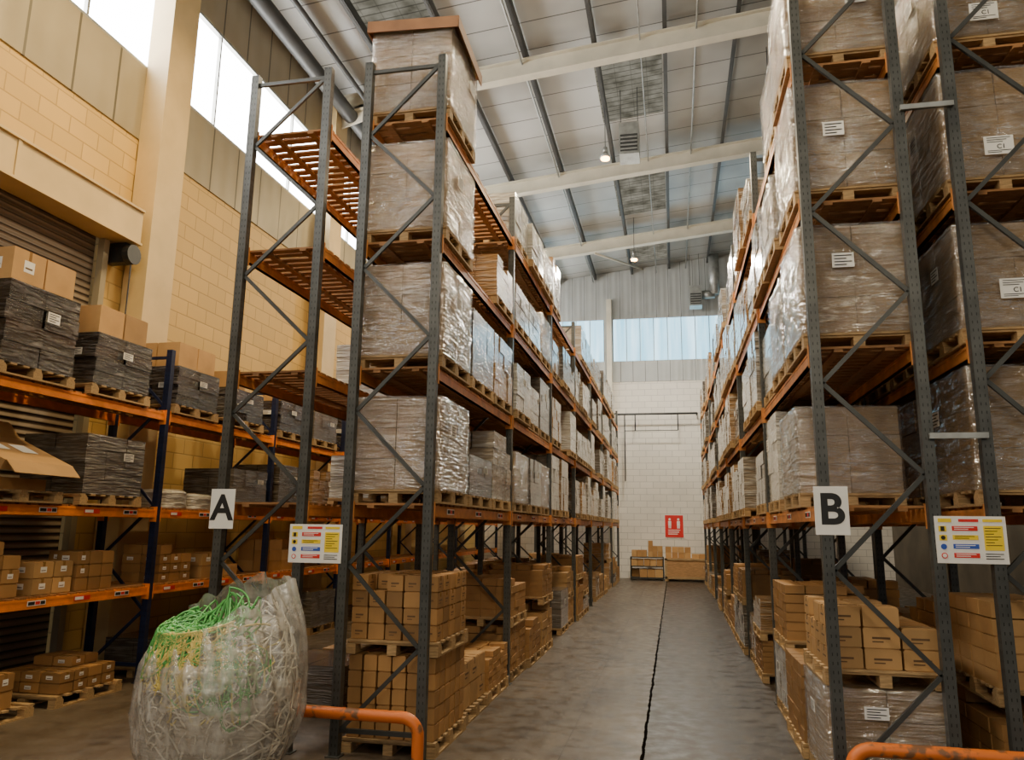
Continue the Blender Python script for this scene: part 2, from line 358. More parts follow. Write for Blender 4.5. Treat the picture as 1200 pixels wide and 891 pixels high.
bm=MB();bm.cyl((0,0,0),(0,0,.18),.17,20,0,.07);bm.cyl((0,0,.18),(0,0,.34),.07,14,0);lm=bm.mesh('lamp_body',m_galv,True)
gm=MB();gm.cyl((0,0,-.05),(0,0,.0),.13,20);gm=gm.mesh('lamp_lens',m_lampglow)
for (x,y,z) in [(-1.75,21.6,13.3),(-1.35,31,13.4),(2.9,30,13.7),(-5.6,18,12.7),(2.9,20.5,13.6)]:
    o=obj('high_bay_lamp',None,(x,y,z),label='high-bay lamp with glowing warm lens hanging from the roof',cat='lamp',group='high-bay lamps')
    obj('lamp_shade',lm,parent=o);obj('lens',gm,parent=o)
    b=MB();b.cyl((0,0,.34),(0,0,zr(x)-z-.0),.012,6);obj('hanging_rod',b.mesh('rod',m_dark),parent=o)

# ------------------------------------------------------------ racking
def post_mesh(h,mat,name='upright_post'):
    b=MB();b.box(-.045,-.042,0.01,.045,.042,h);b.box(-.075,-.07,0,.075,.07,.012);b.box(-.047,-.044,0,-.038,.044,h) ;b.box(.038,-.044,0,.047,.044,h)
    return b.mesh(name,mat)
def brace_mesh(dep,h,mat,z0=.25):
    b=MB();w=dep/2-.045;z1=h-.12;n=round((z1-z0)/.82);rise=(z1-z0)/n;s=1
    b.bar((-w,0,z0),(w,0,z0),.035,.045,0)
    for i in range(n):
        z=z0+i*rise;b.bar((-w*s,0,z),(w*s,0,z+rise),.03,.04,0);s=-s
    b.bar((-w,0,z1),(w,0,z1),.035,.045,0)
    return b.mesh('brace_lattice',mat)
def beam_mesh(L,mat):
    b=MB();b.box(-.025,-L/2,-.12,.025,L/2,-.0);b.box(-.03,-L/2,-.12,.03,L/2,-.085);b.box(-.03,-L/2,-.03,.03,L/2,-.002)
    for s in (-1,1): b.cbox(0,s*(L/2-.0),-.07,.115,.012,.22)
    return b.mesh('beam',mat)
def deck_mesh(L,dep,seed):
    r=random.Random(seed);b=MB();n=int(L/.16);w=dep/2+.02
    for i in range(n):
        y=-L/2+.08+i*(L-.16)/(n-1);j=r.uniform(-.012,.012);b.box(-w+r.uniform(-.01,.01),y+j-.055,0,w+r.uniform(-.01,.01),y+j+.055,.022)
    for x in (-dep/4,dep/4): b.box(x-.04,-L/2+.02,-.03,x+.04,L/2-.02,0)
    return b.mesh('deck',m_deck)
def rack(label,x0,x1,ys,levels,top,pm,bm_,beam_mat):
    xc=(x0+x1)/2;dep=x1-x0;root=obj('pallet_rack',None,(xc,ys[0],0),label=label,cat='pallet racking')
    pmesh=post_mesh(top,pm);br=brace_mesh(dep,top,bm_)
    for y in ys:
        f=obj('upright_frame',br,(0,y-ys[0],0),root)
        obj('upright_post',pmesh,(-dep/2,0,0),f);obj('upright_post',pmesh,(dep/2,0,0),f)
    L=ys[1]-ys[0]-.1;me=beam_mesh(L,beam_mat);dks=[deck_mesh(L-.02,dep,i) for i in range(3)]
    for k in range(len(ys)-1):
        yc=(ys[k]+ys[k+1])/2-ys[0]
        for li,z in enumerate(levels):
            for s in (-1,1): obj('load_beam',me,(s*dep/2,yc,z),root)
            obj('slatted_deck',dks[(k+li)%3],(0,yc,z+.001),root)
    return root
LV=[2.5,3.98,5.46,6.95]
YSL=[7.75+4*k for k in range(8)];YSR=[7.45+4*k for k in range(8)];YSW=[3.8+3.3*k for k in range(10)]
rA=rack('tall grey-framed pallet racking with mostly empty slatted decks',-4.89,-3.93,YSL,LV,7.7,m_post,m_slate,m_orange2)
rL=rack('tall grey-framed pallet racking with orange beams stacked with wrapped pallets',-3.405,-2.503,YSL,LV,7.7,m_post,m_slate,m_orange2)
rR=rack('tall grey-framed pallet racking with orange beams full of film-wrapped pallets',1.337,2.237,YSR,LV,8.0,m_post,m_slate,m_orange2)
rR2=rack('tall grey-framed pallet racking standing back to back with another run',2.71,3.61,YSR,LV,8.0,m_post,m_slate,m_orange2)
LW=[1.36,2.48,3.95]
rW=rack('lower navy and orange racking beside the blockwork wall',-8.56,-7.66,YSW,LW,4.95,m_navy,m_navyb,m_orange)
b=MB();b.box(0,-.02,-.025,.473,.02,.025);sp=b.mesh('row_spacer',m_galv)
for k in range(3):
    for z in (3.13,6.31): obj('row_spacer',sp,(.45,4*k-.07,z),rR)
b=MB();b.box(0,-.14,-.03,.004,.14,.03,0);b.box(.004,-.13,-.02,.006,-.03,.02,1);b.box(.004,-.02,-.02,.006,.05,.02,2);b.box(.004,.06,-.02,.006,.13,.02,1)
bl=b.mesh('location_label',[m_white,m_ink,m_redp])
b=MB();b.box(0,-.14,-.03,.004,.14,.03,0);b.box(.004,-.13,-.02,.006,.02,.02,1)
bl2=b.mesh('location_label',[m_redp,m_white])
for k in range(1,6):
    for z in (LW[0],LW[1]):
        for j in range(4):
            obj('location_label',bl if j%2 else bl2,(.45+.031,YSW[k]-YSW[0]+.45+.75*j,z-.055),rW)
for R,side,x in ((rL,1,.451),(rR,-1,-.45)):
    for k in range(3):
        for j in range(3):
            obj('location_label',bl,(x+.031*side,4*k+.72+1.28*j,LV[0]-.055),R,rot=(0,0,0 if side>0 else math.pi))

# ------------------------------------------------------------ pallets & loads
def pallet_mesh():
    b=MB()
    for x in (-.45,0,.45):
        for y in (-.53,0,.53): b.box(x-.05,y-.07,.022,x+.05,y+.07,.1)
        b.box(x-.05,-.6,0,x+.05,.6,.022)
    for i in range(7):
        y=-.6+.05+i*(1.1/6);b.box(-.5,y-.045,.122,.5,y+.045,.144)
    for y in (-.53,0,.53): b.box(-.5,y-.05,.1,.5,y+.05,.122)
    return b.mesh('pallet',m_wood)
pal=pallet_mesh()
GP='wooden pallets in the warehouse'
def pallet(x,y,z,rot=0,sc=None):
    return obj('wooden_pallet',pal,(x,y,z),rot=(0,0,rot),label='four-way timber pallet carrying a load',cat='pallet',group=GP,scale=sc)
def load_mesh(mat,nx,ny,nz,h,seed,gap=.006,sx=.98,sy=1.16,wob=.008,drop=0):
    r=random.Random(seed);b=MB();dx,dy,dz=sx/nx,sy/ny,h/nz
    for k in range(nz):
        for i in range(nx):
            for j in range(ny):
                if 0<i<nx-1 and 0<j<ny-1 and k<nz-1-(1 if drop else 0): continue
                if k==nz-1 and r.random()<drop: continue
                ox,oy=r.uniform(-wob,wob),r.uniform(-wob,wob)
                b.box(-sx/2+i*dx+gap/2+ox,-sy/2+j*dy+gap/2+oy,k*dz+(gap/2 if k else 0),-sx/2+(i+1)*dx-gap/2+ox,-sy/2+(j+1)*dy-gap/2+oy,(k+1)*dz-gap/2)
    if nx>2: b.box(-sx/2+.02,-sy/2+.02,.01,sx/2-.02,sy/2-.02,h*(nz-1)/nz-.02)
    return b.mesh('load',mat)
H=1.05
VAR={'brown':[load_mesh(m_wbrown,3,4,4,H,1,drop=.2),load_mesh(m_wbrown,2,3,3,H,2),load_mesh(m_wbrown,3,3,5,H,3,drop=.3)],
     'silver':[load_mesh(m_wsilver,2,3,4,H,4),load_mesh(m_wsilver,3,4,4,H,5,.008,wob=.01,drop=.15)],
     'white':[load_mesh(m_wwhite,2,2,3,H,6),load_mesh(m_wwhite,3,3,4,H,7,.01)],
     'grey':[load_mesh(m_wgrey,2,3,4,H,8)],
     'black':[load_mesh(m_wblack,2,2,4,H,9,.010,wob=.016)],
     'near':[load_mesh(m_cardnear,2,2,3,H,13,.006,wob=.004),load_mesh(m_cardnear,2,3,3,H,14,.006,wob=.004)],
     'neargrey':[load_mesh(m_cardgrey,2,2,3,H,15,.006,wob=.004),load_mesh(m_cardgrey,2,3,4,H,16,.006,wob=.006)],
     'plain':[load_mesh(m_card,4,4,5,H,10,.018,wob=.007,drop=.15),load_mesh(m_cardlt,3,4,5,H,11,.018,wob=.007,drop=.2),load_mesh(m_card,4,5,6,H,12,.018,wob=.006,drop=.15)]}
LBL={'brown':'brown carton stack bound in clear stretch film on a pallet','silver':'silvery film-wrapped carton stack on a pallet','white':'white film-wrapped goods stacked on a pallet',
     'grey':'dull grey film-wrapped stack on a pallet','black':'black film-wrapped stack on a pallet','plain':'stack of plain brown cartons on a pallet',
     'near':'tan cartons tightly wrapped in glossy clear film on a pallet','neargrey':'greyish cartons tightly wrapped in glossy clear film on a pallet'}
def film_mesh(seed):
    n=24;sx,sy=1.005,1.185;verts=[];faces=[];idx={}
    def V(x,y,z):
        key=(round(x,4),round(y,4),round(z,4))
        if key in idx: return idx[key]
        p=Vector((x*2,y*2,z*8+seed*10));d=.006+.016*abs(noise.noise(p))+.008*abs(noise.noise(p*2.5))
        nx=d if abs(x-sx/2)<1e-4 else (-d if abs(x+sx/2)<1e-4 else 0)
        ny=d if abs(y-sy/2)<1e-4 else (-d if abs(y+sy/2)<1e-4 else 0)
        nz=d if abs(z-(H+.004))<1e-4 else 0
        cx=abs(abs(x)-sx/2)<1e-4 and abs(abs(y)-sy/2)<1e-4
        k=.008 if cx else 0
        idx[key]=len(verts);verts.append((x+nx-math.copysign(k,x),y+ny-math.copysign(k,y),z+nz*.6));return idx[key]
    top=H+.004
    def quad(f):
        for i in range(n):
            for j in range(n):
                a,b_,c,d=i/n,(i+1)/n,j/n,(j+1)/n;faces.append((V(*f(a,c)),V(*f(b_,c)),V(*f(b_,d)),V(*f(a,d))))
    quad(lambda u,v:(-sx/2+u*sx,-sy/2,v*top));quad(lambda u,v:(sx/2,-sy/2+u*sy,v*top));quad(lambda u,v:(sx/2-u*sx,sy/2,v*top));quad(lambda u,v:(-sx/2,sy/2-u*sy,v*top));quad(lambda u,v:(-sx/2+u*sx,-sy/2+v*sy,top))
    me=bpy.data.meshes.new('film');me.from_pydata(verts,[],faces);me.materials.append(m_film)
    for p in me.polygons:p.use_smooth=True
    return me
FILMS=[film_mesh(i) for i in range(3)]
b=MB();b.box(-.1,-.003,-.07,.1,0,.07,0)
for i in range(4): b.box(-.08,-.005,.04-i*.03,.08-(i%2)*.05,-.003,.05-i*.03,1)
lab=b.mesh('paper_label',[m_white,m_ink])
def load(x,y,z,kind,h=1.05,near=False,pal_=True,label=None,ss=1,front=False):
    if pal_: pallet(x,y,z);z+=.1445
    o=obj('wrapped_carton_load' if kind!='plain' else 'carton_stack',random.choice(VAR[kind]),(x,y,z),label=label or LBL[kind],cat='pallet load',group='pallet loads in the racking',scale=(ss,ss,h/H))
    o.rotation_euler[2]=random.choice((0,math.pi))+random.uniform(-.008,.008)
    if kind in('near','neargrey'): obj('stretch_film',random.choice(FILMS),(0,0,0),o)
    if (near or random.random()<.45) and kind!='plain':
        s=1 if math.cos(o.rotation_euler[2])>0 else -1
        if x<0: a=(.53*s,random.uniform(-.2,.3)*s,.7);r=(0,0,math.pi/2 if s>0 else -math.pi/2)
        else: a=(-.53*s,random.uniform(-.2,.3)*s,.7);r=(0,0,-math.pi/2 if s>0 else math.pi/2)
        obj('paper_label',lab,a,o,rot=r)
        if front: obj('paper_label',lab,(random.choice((-.1,.2,.28))*s,-.622*s,random.uniform(.5,.8)),o,rot=(0,0,0 if s>0 else math.pi))
    return o
def slots(ys): return [(k,j,ys[k]+.72+1.28*j) for k in range(len(ys)-1) for j in range(3)]
XLc=-2.935
nh=[1.0,1.05,1.06,1.08]
for k,j,y in slots(YSL):
    for li,z in enumerate(LV):
        zz=z+.0245
        if k==0:
            if j==0:
                o=load(XLc,y-.02,zz,'near',nh[li],True)
                if li==3:
                    b=MB();b.box(-.57,-.66,0,.57,.66,.05);b.box(-.57,-.66,-.09,.57,-.645,0);b.box(.555,-.66,-.09,.57,.66,0);b.box(-.57,-.66,-.09,-.555,.66,0)
                    l_=obj('cardboard_lid',b.mesh('lid',m_lid),(0,0,H+.035),o,label='dark brown cardboard cap')
                    l_.rotation_euler=(.02,.03,.03)
            elif li==0: load(XLc,y,zz,'grey' if j==1 else 'silver',.5 if j==1 else .95)
            elif li==1: load(XLc,y,zz,'grey' if j==1 else 'brown',.9)
            elif li==2 and j==2: load(XLc,y,zz,'brown',.62)
            continue
        if random.random()<.86-(.3 if li==3 and k%2==0 else 0):
            kd=random.choice(['silver','silver','brown','white','brown','grey'])
            if k==1: kd={'silver':'neargrey','white':'white','brown':'near'}.get(kd,kd)
            load(XLc+random.uniform(-.04,.04),y+random.uniform(-.02,.02),zz,kd,random.uniform(.6,1.14),k==1)
for k,j,y in slots(YSL):
    for li,z in enumerate(LV):
        if k==0:
            if li==0 and j==2: load(-4.4,y,z+.0245,'white',.62,True)
            if li==1 and j==2: load(-4.4,y,z+.0245,'white',.8,True)
            continue
        if k<5 and random.random()<.6: load(-4.4,y,z+.0245,random.choice(['silver','brown','grey']),random.uniform(.7,1.1))
for k,j,y in slots(YSR):
    for li,z in enumerate(LV):
        zz=z+.0245
        if k==0 and j==0:
            load(1.765,y+(.0 if li else .75),zz,['neargrey','near','near','near'][li],[.88,1.08,1.12,1.1][li],True,front=li>0);continue
        if k==0 and j==1 and li==0: continue
        if random.random()<.9:
            kd=random.choice(['silver','white','silver','brown','brown','grey'])
            if k==0 and j==1: kd='neargrey'
            load(1.765+random.uniform(-.06,.05),y+(.02 if k==0 else 0),zz,kd,random.uniform(.65,1.16),k<2 and j<2)
for k,j,y in slots(YSR):
    for li,z in enumerate(LV):
        if k>2 and li>1: continue
        if k==0 or random.random()<.85:
            load(3.16,y,z+.0245,'near' if (k==0 and j==0) else random.choice(['silver','brown','grey']),random.uniform(1.0,1.12),k==0 and j==0)

REST=MB()
def carton_mesh(sx,sy,sz,mat,style=0):
    b=MB();e=.008
    b.box(-sx/2,-sy/2,e,sx/2,sy/2,sz-e,0);b.box(-sx/2+e,-sy/2+e,0,sx/2-e,sy/2-e,sz,0)
    t=.0015
    if style in(0,1): b.box(-sx/2-t,-.02,sz*.72,sx/2+t,.02,sz+t,1)
    if style==0:
        b.box(-sx*.26,-sy/2-t,sz*.46,sx*.24,-sy/2,sz*.56,2);b.box(-sx*.26,-sy/2-t,sz*.3,sx*.05,-sy/2,sz*.36,2)
        b.box(sx/2,-sy*.24,sz*.46,sx/2+t,sy*.24,sz*.55,2);b.box(sx/2,-sy*.24,sz*.3,sx/2+t,sy*.05,sz*.36,2)
        b.box(-sx/2-t,-sy*.24,sz*.46,-sx/2,sy*.24,sz*.55,2)
    elif style==1:
        b.box(-sx*.25,-sy/2-t,sz*.35,sx*.1,-sy/2,sz*.7,3);b.box(-sx*.2,-sy/2-2*t,sz*.45,sx*.05,-sy/2-t,sz*.5,2)
        b.box(sx/2,-sy*.16,sz*.35,sx/2+t,sy*.16,sz*.7,3);b.box(sx/2+t,-sy*.12,sz*.45,sx/2+2*t,sy*.1,sz*.5,2)
    elif style==2:
        b.box(-.016,-sy/2-t,0,.016,sy/2+t,sz+t,1);b.box(-sx*.32,-sy/2-t,sz*.5,-sx*.12,-sy/2,sz*.6,2);b.box(sx/2,-sy*.2,sz*.45,sx/2+t,sy*.2,sz*.56,2)
    return b.mesh('carton',[mat,m_tape,m_fade,m_white])
def stack(x0,y0,x1,y1,z,nx,ny,nz,ch,label,group,mat=None,style=0,drop=0,seed=0,jit=.003,rj=.015,mk=.6,cover=False,allstuff=False):
    r=random.Random(seed);dx=(x1-x0)/nx;dy=(y1-y0)/ny;me=carton_mesh(dx-.02,dy-.02,ch-.002,mat or m_card,style);me2=carton_mesh(dx-.02,dy-.02,ch-.002,mat or m_card,3)
    for k in range(nz):
        for i in range(nx):
            for j in range(ny):
                if 0<i<nx-1 and 0<j<ny-1 and k<nz-1: continue
                if k==nz-1 and r.random()<drop: continue
                px,py=x0+(i+.5)*dx+r.uniform(-jit,jit),y0+(j+.5)*dy+r.uniform(-jit,jit)
                vis=j==0 or i==(nx-1 if x0<0 else 0) or (k==nz-1 and not cover and z+nz*ch<2.4)
                if vis and not allstuff:
                    obj('carton',me if r.random()<mk else me2,(px,py,z+k*ch),label=label,cat='carton',group=group,rot=(0,0,r.uniform(-rj,rj)))
                else: REST.cbox(px,py,z+k*ch+ch/2-.001,dx-.02,dy-.02,ch-.003,0 if (i+j+k)%3 else 1)
P=.145
pallet(-2.9,8.5,0);stack(-3.38,7.92,-2.42,9.08,P,6,6,5,.163,'small brown carton in a neat pallet stack','cartons on the floor pallet',style=3,mk=.9,cover=True)
pallet(-2.9,8.5,P+.82);stack(-3.38,7.92,-2.42,9.08,2*P+.82,5,5,4,.165,'small brown carton in the upper pallet stack','cartons on the upper pallet',style=0,seed=2,drop=.06,mk=.6)
pallet(-2.93,9.78,0);stack(-3.38,9.22,-2.48,10.34,P,3,3,2,.27,'brown carton on a floor pallet beneath the racking','cartons on the second floor pallet',m_cardlt,seed=3)
o=load(1.78,8.2,0,'near',.78,True,front=True);pallet(1.78,8.2,.145+.80)
stack(1.3,7.62,2.26,8.76,.945+P,3,4,3,.18,'brown carton stacked on a raised pallet','cartons on the raised pallet',m_cardlt,0,.35,5,mk=.8)
load(3.16,8.2,0,'plain',.69);load(3.16,8.2,.84,'plain',.72)
for ys,xc in ((YSL,-2.93),(YSR,1.78),(YSL,-4.4),(YSR,3.16)):
    for k,j,y in slots(ys):
        if k==0 and j==0 or (k==0 and j==1 and xc==-2.93): continue
        if xc==-4.4 and (k>4): continue
        if random.random()<.12: continue
        kd=random.choice(['plain']*6+['silver','brown','grey']);h1=random.uniform(.35,.85)
        if k==0 and xc<-4: h1=.45
        xx=xc+random.uniform(-.06,.04)
        load(xx,y,0,kd,h1)
        if random.random()<(.85 if xc>3 else .45) and not (k==0 and xc<-4):
            load(xx,y,.1445+h1+.002,random.choice(['plain','plain','plain','brown']),random.uniform(.4,.75))

# wall rack contents
yb=[(7.83,1.0,.42),(9.32,.72,.4),(11.1,.62,.4),(12.6,.55,.3),(14.4,.6,.35),(15.9,.6,.3),(17.7,.7,.3),(19.2,.7,.3)]
for n,(y,h,ct) in enumerate(yb):
    o=load(-8.08,y,LW[2]+.0245,'black' if n!=5 else 'grey',h,True,ss=.98,front=True)
    zt=LW[2]+.0245+.1445+h
    stack(-8.5,y-.5,-7.66,y+.5,zt+.003,2,2,1,ct,'light brown carton on top of a black-wrapped load','cartons on the black-wrapped loads',m_cardlt,3 if n!=0 else 1,0 if n<3 else .3,n)
CS='small brown carton on the wall racking shelf';CG='cartons on the lower shelf'
z=LW[0]+.0245
stack(-8.5,7.3,-7.72,8.1,z,2,3,4,.165,CS,CG,None,1,.2,20)
stack(-8.4,8.3,-7.72,8.95,z,2,2,2,.2,CS,CG,m_cardlt,1,0,21)
stack(-8.4,9.0,-7.72,9.7,z,2,3,3,.17,CS,CG,None,1,.3,22)
stack(-8.4,10.7,-7.72,11.5,z,2,3,4,.14,CS,CG,None,1,.3,23)
stack(-8.4,11.8,-7.72,12.9,z,2,3,2,.2,CS,CG,m_cardlt,1,.3,24)
stack(-8.4,14,-7.72,15.5,z,2,3,3,.2,CS,CG,m_card,1,.3,25,allstuff=True)
z=LW[1]+.0245
def drape(seed,sx,sy,h):
    n=28;verts=[];faces=[]
    for k in range(14):
        t=k/13;rr=1 if t<.85 else 1-(t-.85)*1.2
        for i in range(n):
            a=2*math.pi*i/n;c,s_=math.cos(a),math.sin(a);q=(abs(c)**7+abs(s_)**7)**(-1/7)
            d=1+.05*noise.noise(Vector((c*3,s_*3,t*3+seed)))+.04*noise.noise(Vector((c*9,s_*9,t+seed)))
            verts.append((c*q*sx/2*rr*d*.95,s_*q*sy/2*rr*d*.95,t*h*(1+.06*noise.noise(Vector((c*2,s_*2,seed))))))
    for k in range(13):
        for i in range(n):
            a=k*n+i;b_=k*n+(i+1)%n;faces.append((a,b_,b_+n,a+n))
    faces.append(tuple(range(n))[::-1]);faces.append(tuple(13*n+i for i in range(n)))
    return verts,faces
def drape_obj(x,y,z,sx,sy,h,mat,label,seed,name='draped_goods'):
    v,f=drape(seed,sx,sy,h);me=bpy.data.meshes.new(name);me.from_pydata(v,[],f);me.materials.append(mat)
    for p in me.polygons[:-2]:p.use_smooth=True
    return obj(name,me,(x,y,z),label=label,cat='wrapped goods')
load(-8.08,9.35,z,'grey',.8,True,label='dull grey-brown wrapped goods on a shelf pallet')
drape_obj(-8.0,10.95,z+.002,.7,.55,.3,m_wwhite,'low white plastic bag of goods on the shelf',5,'plastic_bag')
drape_obj(-8.0,11.65,z+.002,.7,.6,.26,m_wwhite,'low white plastic bag of goods on the shelf',8,'plastic_bag')
for (y,kd,h) in ((12.9,'grey',.6),(14.5,'grey',.8),(16,'brown',.8),(17.8,'silver',.9)):
    load(-8.08,y,z,kd,h,True)
pallet(-8.05,7.83,z)
b=MB();b.box(-.36,-.45,0,.36,.45,.14,0);b.box(-.37,-.04,.14,.37,.04,.143,1)
t_=obj('flat_carton',b.mesh('flat_carton',[m_card,m_tape]),(-8.05,7.83,z+.146),label='low brown carton on a shelf pallet',cat='carton')
b=MB();b.box(-.44,-.55,-.02,.44,.55,.10,0);b.bar((-.44,0,.10),(-.70,0,.22),1.06,.008,0);b.bar((.44,0,.10),(.62,0,.02),1.06,.008,0);b.box(-.2,-.4,.10,.05,-.1,.104,1);b.box(-.15,.05,.10,.1,.3,.104,1)
t_=obj('opened_carton',b.mesh('opened_carton',[m_cardlt,m_white]),(-7.95,7.95,z+.56),rot=(0,.42,.05),label='opened shallow carton propped at a slant with raised flap',cat='carton')
pallet(-8.05,7.78,0);stack(-8.5,7.3,-7.6,8.1,P,3,3,3,.2,'brown carton on a floor pallet by the wall racking','cartons on the floor by the wall',None,1,.3,30)
pallet(-8.05,9.3,0);stack(-8.5,8.8,-7.6,9.8,P,3,4,2,.13,'brown carton on a floor pallet by the wall racking','cartons on the floor by the wall',None,1,.2,31)
stack(-8.4,9.2,-7.8,9.7,P+.262,2,2,1,.12,'brown carton on a floor pallet by the wall racking','cartons on the floor by the wall',None,1,0,32)
for y in (11.3,12.8,14.6,16.2): load(-8.05,y,0,random.choice(['grey','plain']),random.uniform(.4,.8))

# end-wall goods
b=MB();b.box(-.95,-.45,.1,.95,.45,1.0,0)
for x in (-.95,.9): b.box(x-.03,-.48,0,x+.08,-.45,1.0,1)
b.box(-.98,-.48,.1,1.0,-.45,.2,1);b.box(-.98,-.48,.92,1.0,-.45,1.0,1);b.box(-.9,-.4,0,-.8,.4,.1,1);b.box(.8,-.4,0,.9,.4,.1,1)
obj('plywood_crate',b.mesh('plywood_crate',[m_ply,m_wood]),(.52,36.6,0),label='plywood crate with timber battens standing by the end wall',cat='crate')
b=MB()
for z in (.1,.6,1.0): b.box(-.75,-.4,z,.75,.4,z+.04)
for x in (-.73,.73):
    for y in (-.38,.38): b.box(x-.02,y-.02,0,x+.02,y+.02,1.04)
obj('shelf_trolley',b.mesh('shelf_trolley',m_slate),(-1.25,36.6,0),label='low dark metal shelf trolley holding cartons',cat='shelf')
EL='assorted brown carton piled by the end wall';EG='cartons by the end wall'
stack(-1.95,36.3,-1.25,36.9,1.041,3,1,1,.3,EL,EG,None,1,0,40,.01,.05,allstuff=True)
stack(-1.2,36.3,-.55,36.9,1.041,3,2,3,.24,EL,EG,m_cardlt,3,.3,44,.01,.05,allstuff=True)
stack(-.42,36.3,.7,36.9,1.002,4,2,2,.25,EL,EG,None,1,.4,41,.01,.05,allstuff=True)
stack(.75,36.3,1.4,36.9,1.002,2,1,2,.2,EL,EG,m_cardlt,3,.4,45,.01,.05,allstuff=True)
stack(-1.95,36.25,-.55,36.9,.641,5,2,1,.3,EL,EG,None,1,.1,42,.01,.05,allstuff=True)
stack(-1.95,36.25,-.55,36.9,.141,4,2,1,.36,EL,EG,m_card,3,.1,43,.01,.05,allstuff=True)
obj('assorted_cartons',REST.mesh('assorted_cartons',[m_card,m_cardlt]),label='remaining brown cartons filling the stacks and the end-wall pile',cat='cartons',kind='stuff')

# ------------------------------------------------------------ signs
def text_mesh(s,size,mat,off=.02):
    c=bpy.data.curves.new('t','FONT');c.body=s;c.size=size;c.align_x='CENTER';c.align_y='CENTER';c.extrude=.001;c.offset=off*size
    o=bpy.data.objects.new('t',c);COL.objects.link(o);bpy.context.view_layer.update()
    me=bpy.data.meshes.new_from_object(o.evaluated_get(bpy.context.evaluated_depsgraph_get()));bpy.data.objects.remove(o)
    me.materials.clear();me.materials.append(mat);return me
for ch,x,y,z in (('A',-4.85,7.70,2.445),('B',1.385,7.40,2.47)):
    b=MB();b.box(-.145,-.003,-.215,.145,.003,.215)
    o=obj('bay_sign',b.mesh('bay_sign',m_white),(x,y,z),rot=(0,0,0),label='white aisle letter sign reading %s on a rack upright'%ch,cat='sign')
    obj('lettering',text_mesh(ch,.38,m_ink,.028),(0,-.0045,0),o,rot=(math.pi/2,0,0))
def notice(x,y,z,w,h):
    b=MB();b.box(-w/2,-.004,-h/2,w/2,.004,h/2,0)
    X=lambda u:-w/2+u*w;Z=lambda v:h/2-v*h
    def q(u0,v0,u1,v1,m,l=0): b.box(X(u0),-.0065-l*.001,Z(v1),X(u1),-.004,Z(v0),m)
    q(.05,.05,.24,.13,1);q(.34,.06,.62,.12,2);q(.68,.06,.95,.12,1)
    for i in range(4):
        v=.2+i*.19
        if i in(0,1): q(.05,v+.01,.16,v+.13,1)
        cx,cz=X(.105),Z(v+.07)
        if i==0: b.bar((cx,-.008,cz-.02),(cx,-.008,cz+.02),.002,.03,4,(0,1,0))
        elif i==1: b.cyl((cx,-.0085,cz),(cx,-.0065,cz),.018,12,4)
        elif i==2: b.cyl((cx,-.0085,cz),(cx,-.004,cz),.024,14,3)
        else: b.cyl((cx,-.0080,cz),(cx,-.004,cz),.025,14,2);b.cyl((cx,-.0088,cz),(cx,-.004,cz),.017,14,0)
        q(.24,v+.01,.60,v+.11,[2,1,3,2][i])
        for k in range(2): b.box(X(.27),-.0072,Z(v+.045+k*.04),X(.27+.28-.08*k),-.0065,Z(v+.03+k*.04),0 if i!=1 else 4)
    q(.68,.2,.95,.72,1)
    for k in range(7): b.box(X(.70),-.0072,Z(.26+k*.06),X(.92-(k%3)*.05),-.0065,Z(.245+k*.06),4)
    for k in range(3): b.box(X(.68),-.0072,Z(.80+k*.05),X(.93-(k%2)*.05),-.004,Z(.785+k*.05),4)
    return obj('load_notice',b.mesh('load_notice',[m_white,m_yellow,m_redp,m_bluep,m_ink]),(x,y,z),label='white, yellow and red rack load notice board',cat='sign')
notice(-3.725,7.70,2.09,.6,.4);notice(2.5,7.40,2.23,.56,.4)
tm=text_mesh('C1',.075,m_ink,.01)
b=MB();b.box(-.15,-.003,-.11,.15,0,.11,0)
for i in range(3): b.box(-.12,-.005,.085-i*.025,.12-.04*i,-.003,.092-i*.025,1)
for i in range(2): b.box(-.12,-.005,-.07-i*.02,.12-.1*i,-.003,-.063-i*.02,1)
cl=b.mesh('paper',[m_white,m_ink])
for z in (4.5,5.92,7.35):
    o=obj('location_paper',cl,(3.12,7.53,z),label='white paper sheet reading C1 on a wrapped load',cat='label',group='location papers',scale=(.85,1,.85))
    obj('lettering',tm,(.02,-.004,-.02),o,rot=(math.pi/2,0,0))

# ------------------------------------------------------------ tube barriers
def tube(pts,r,mat,name):
    c=bpy.data.curves.new(name,'CURVE');c.dimensions='3D';c.bevel_depth=r;c.bevel_resolution=5;c.use_fill_caps=True
    s=c.splines.new('POLY');s.points.add(len(pts)-1)
    for p,q in zip(s.points,pts): p.co=(*q,1)
    o=bpy.data.objects.new(name,c);COL.objects.link(o);bpy.context.view_layer.update()
    me=bpy.data.meshes.new_from_object(o.evaluated_get(bpy.context.evaluated_depsgraph_get()));bpy.data.objects.remove(o)
    me.materials.clear();me.materials.append(mat)
    for p in me.polygons:p.use_smooth=True
    return me
def hoop(x0,x1,z,y,r=.16):
    pts=[(x0,y,.0)]
    for i in range(9):
        a=math.pi-i*math.pi/16;pts.append((x0+r+r*math.cos(a),y,z-r+r*math.sin(a)))
    for i in range(9):
        a=math.pi/2-i*math.pi/16;pts.append((x1-r+r*math.cos(a),y,z-r+r*math.sin(a)))
    pts.append((x1,y,0));return pts
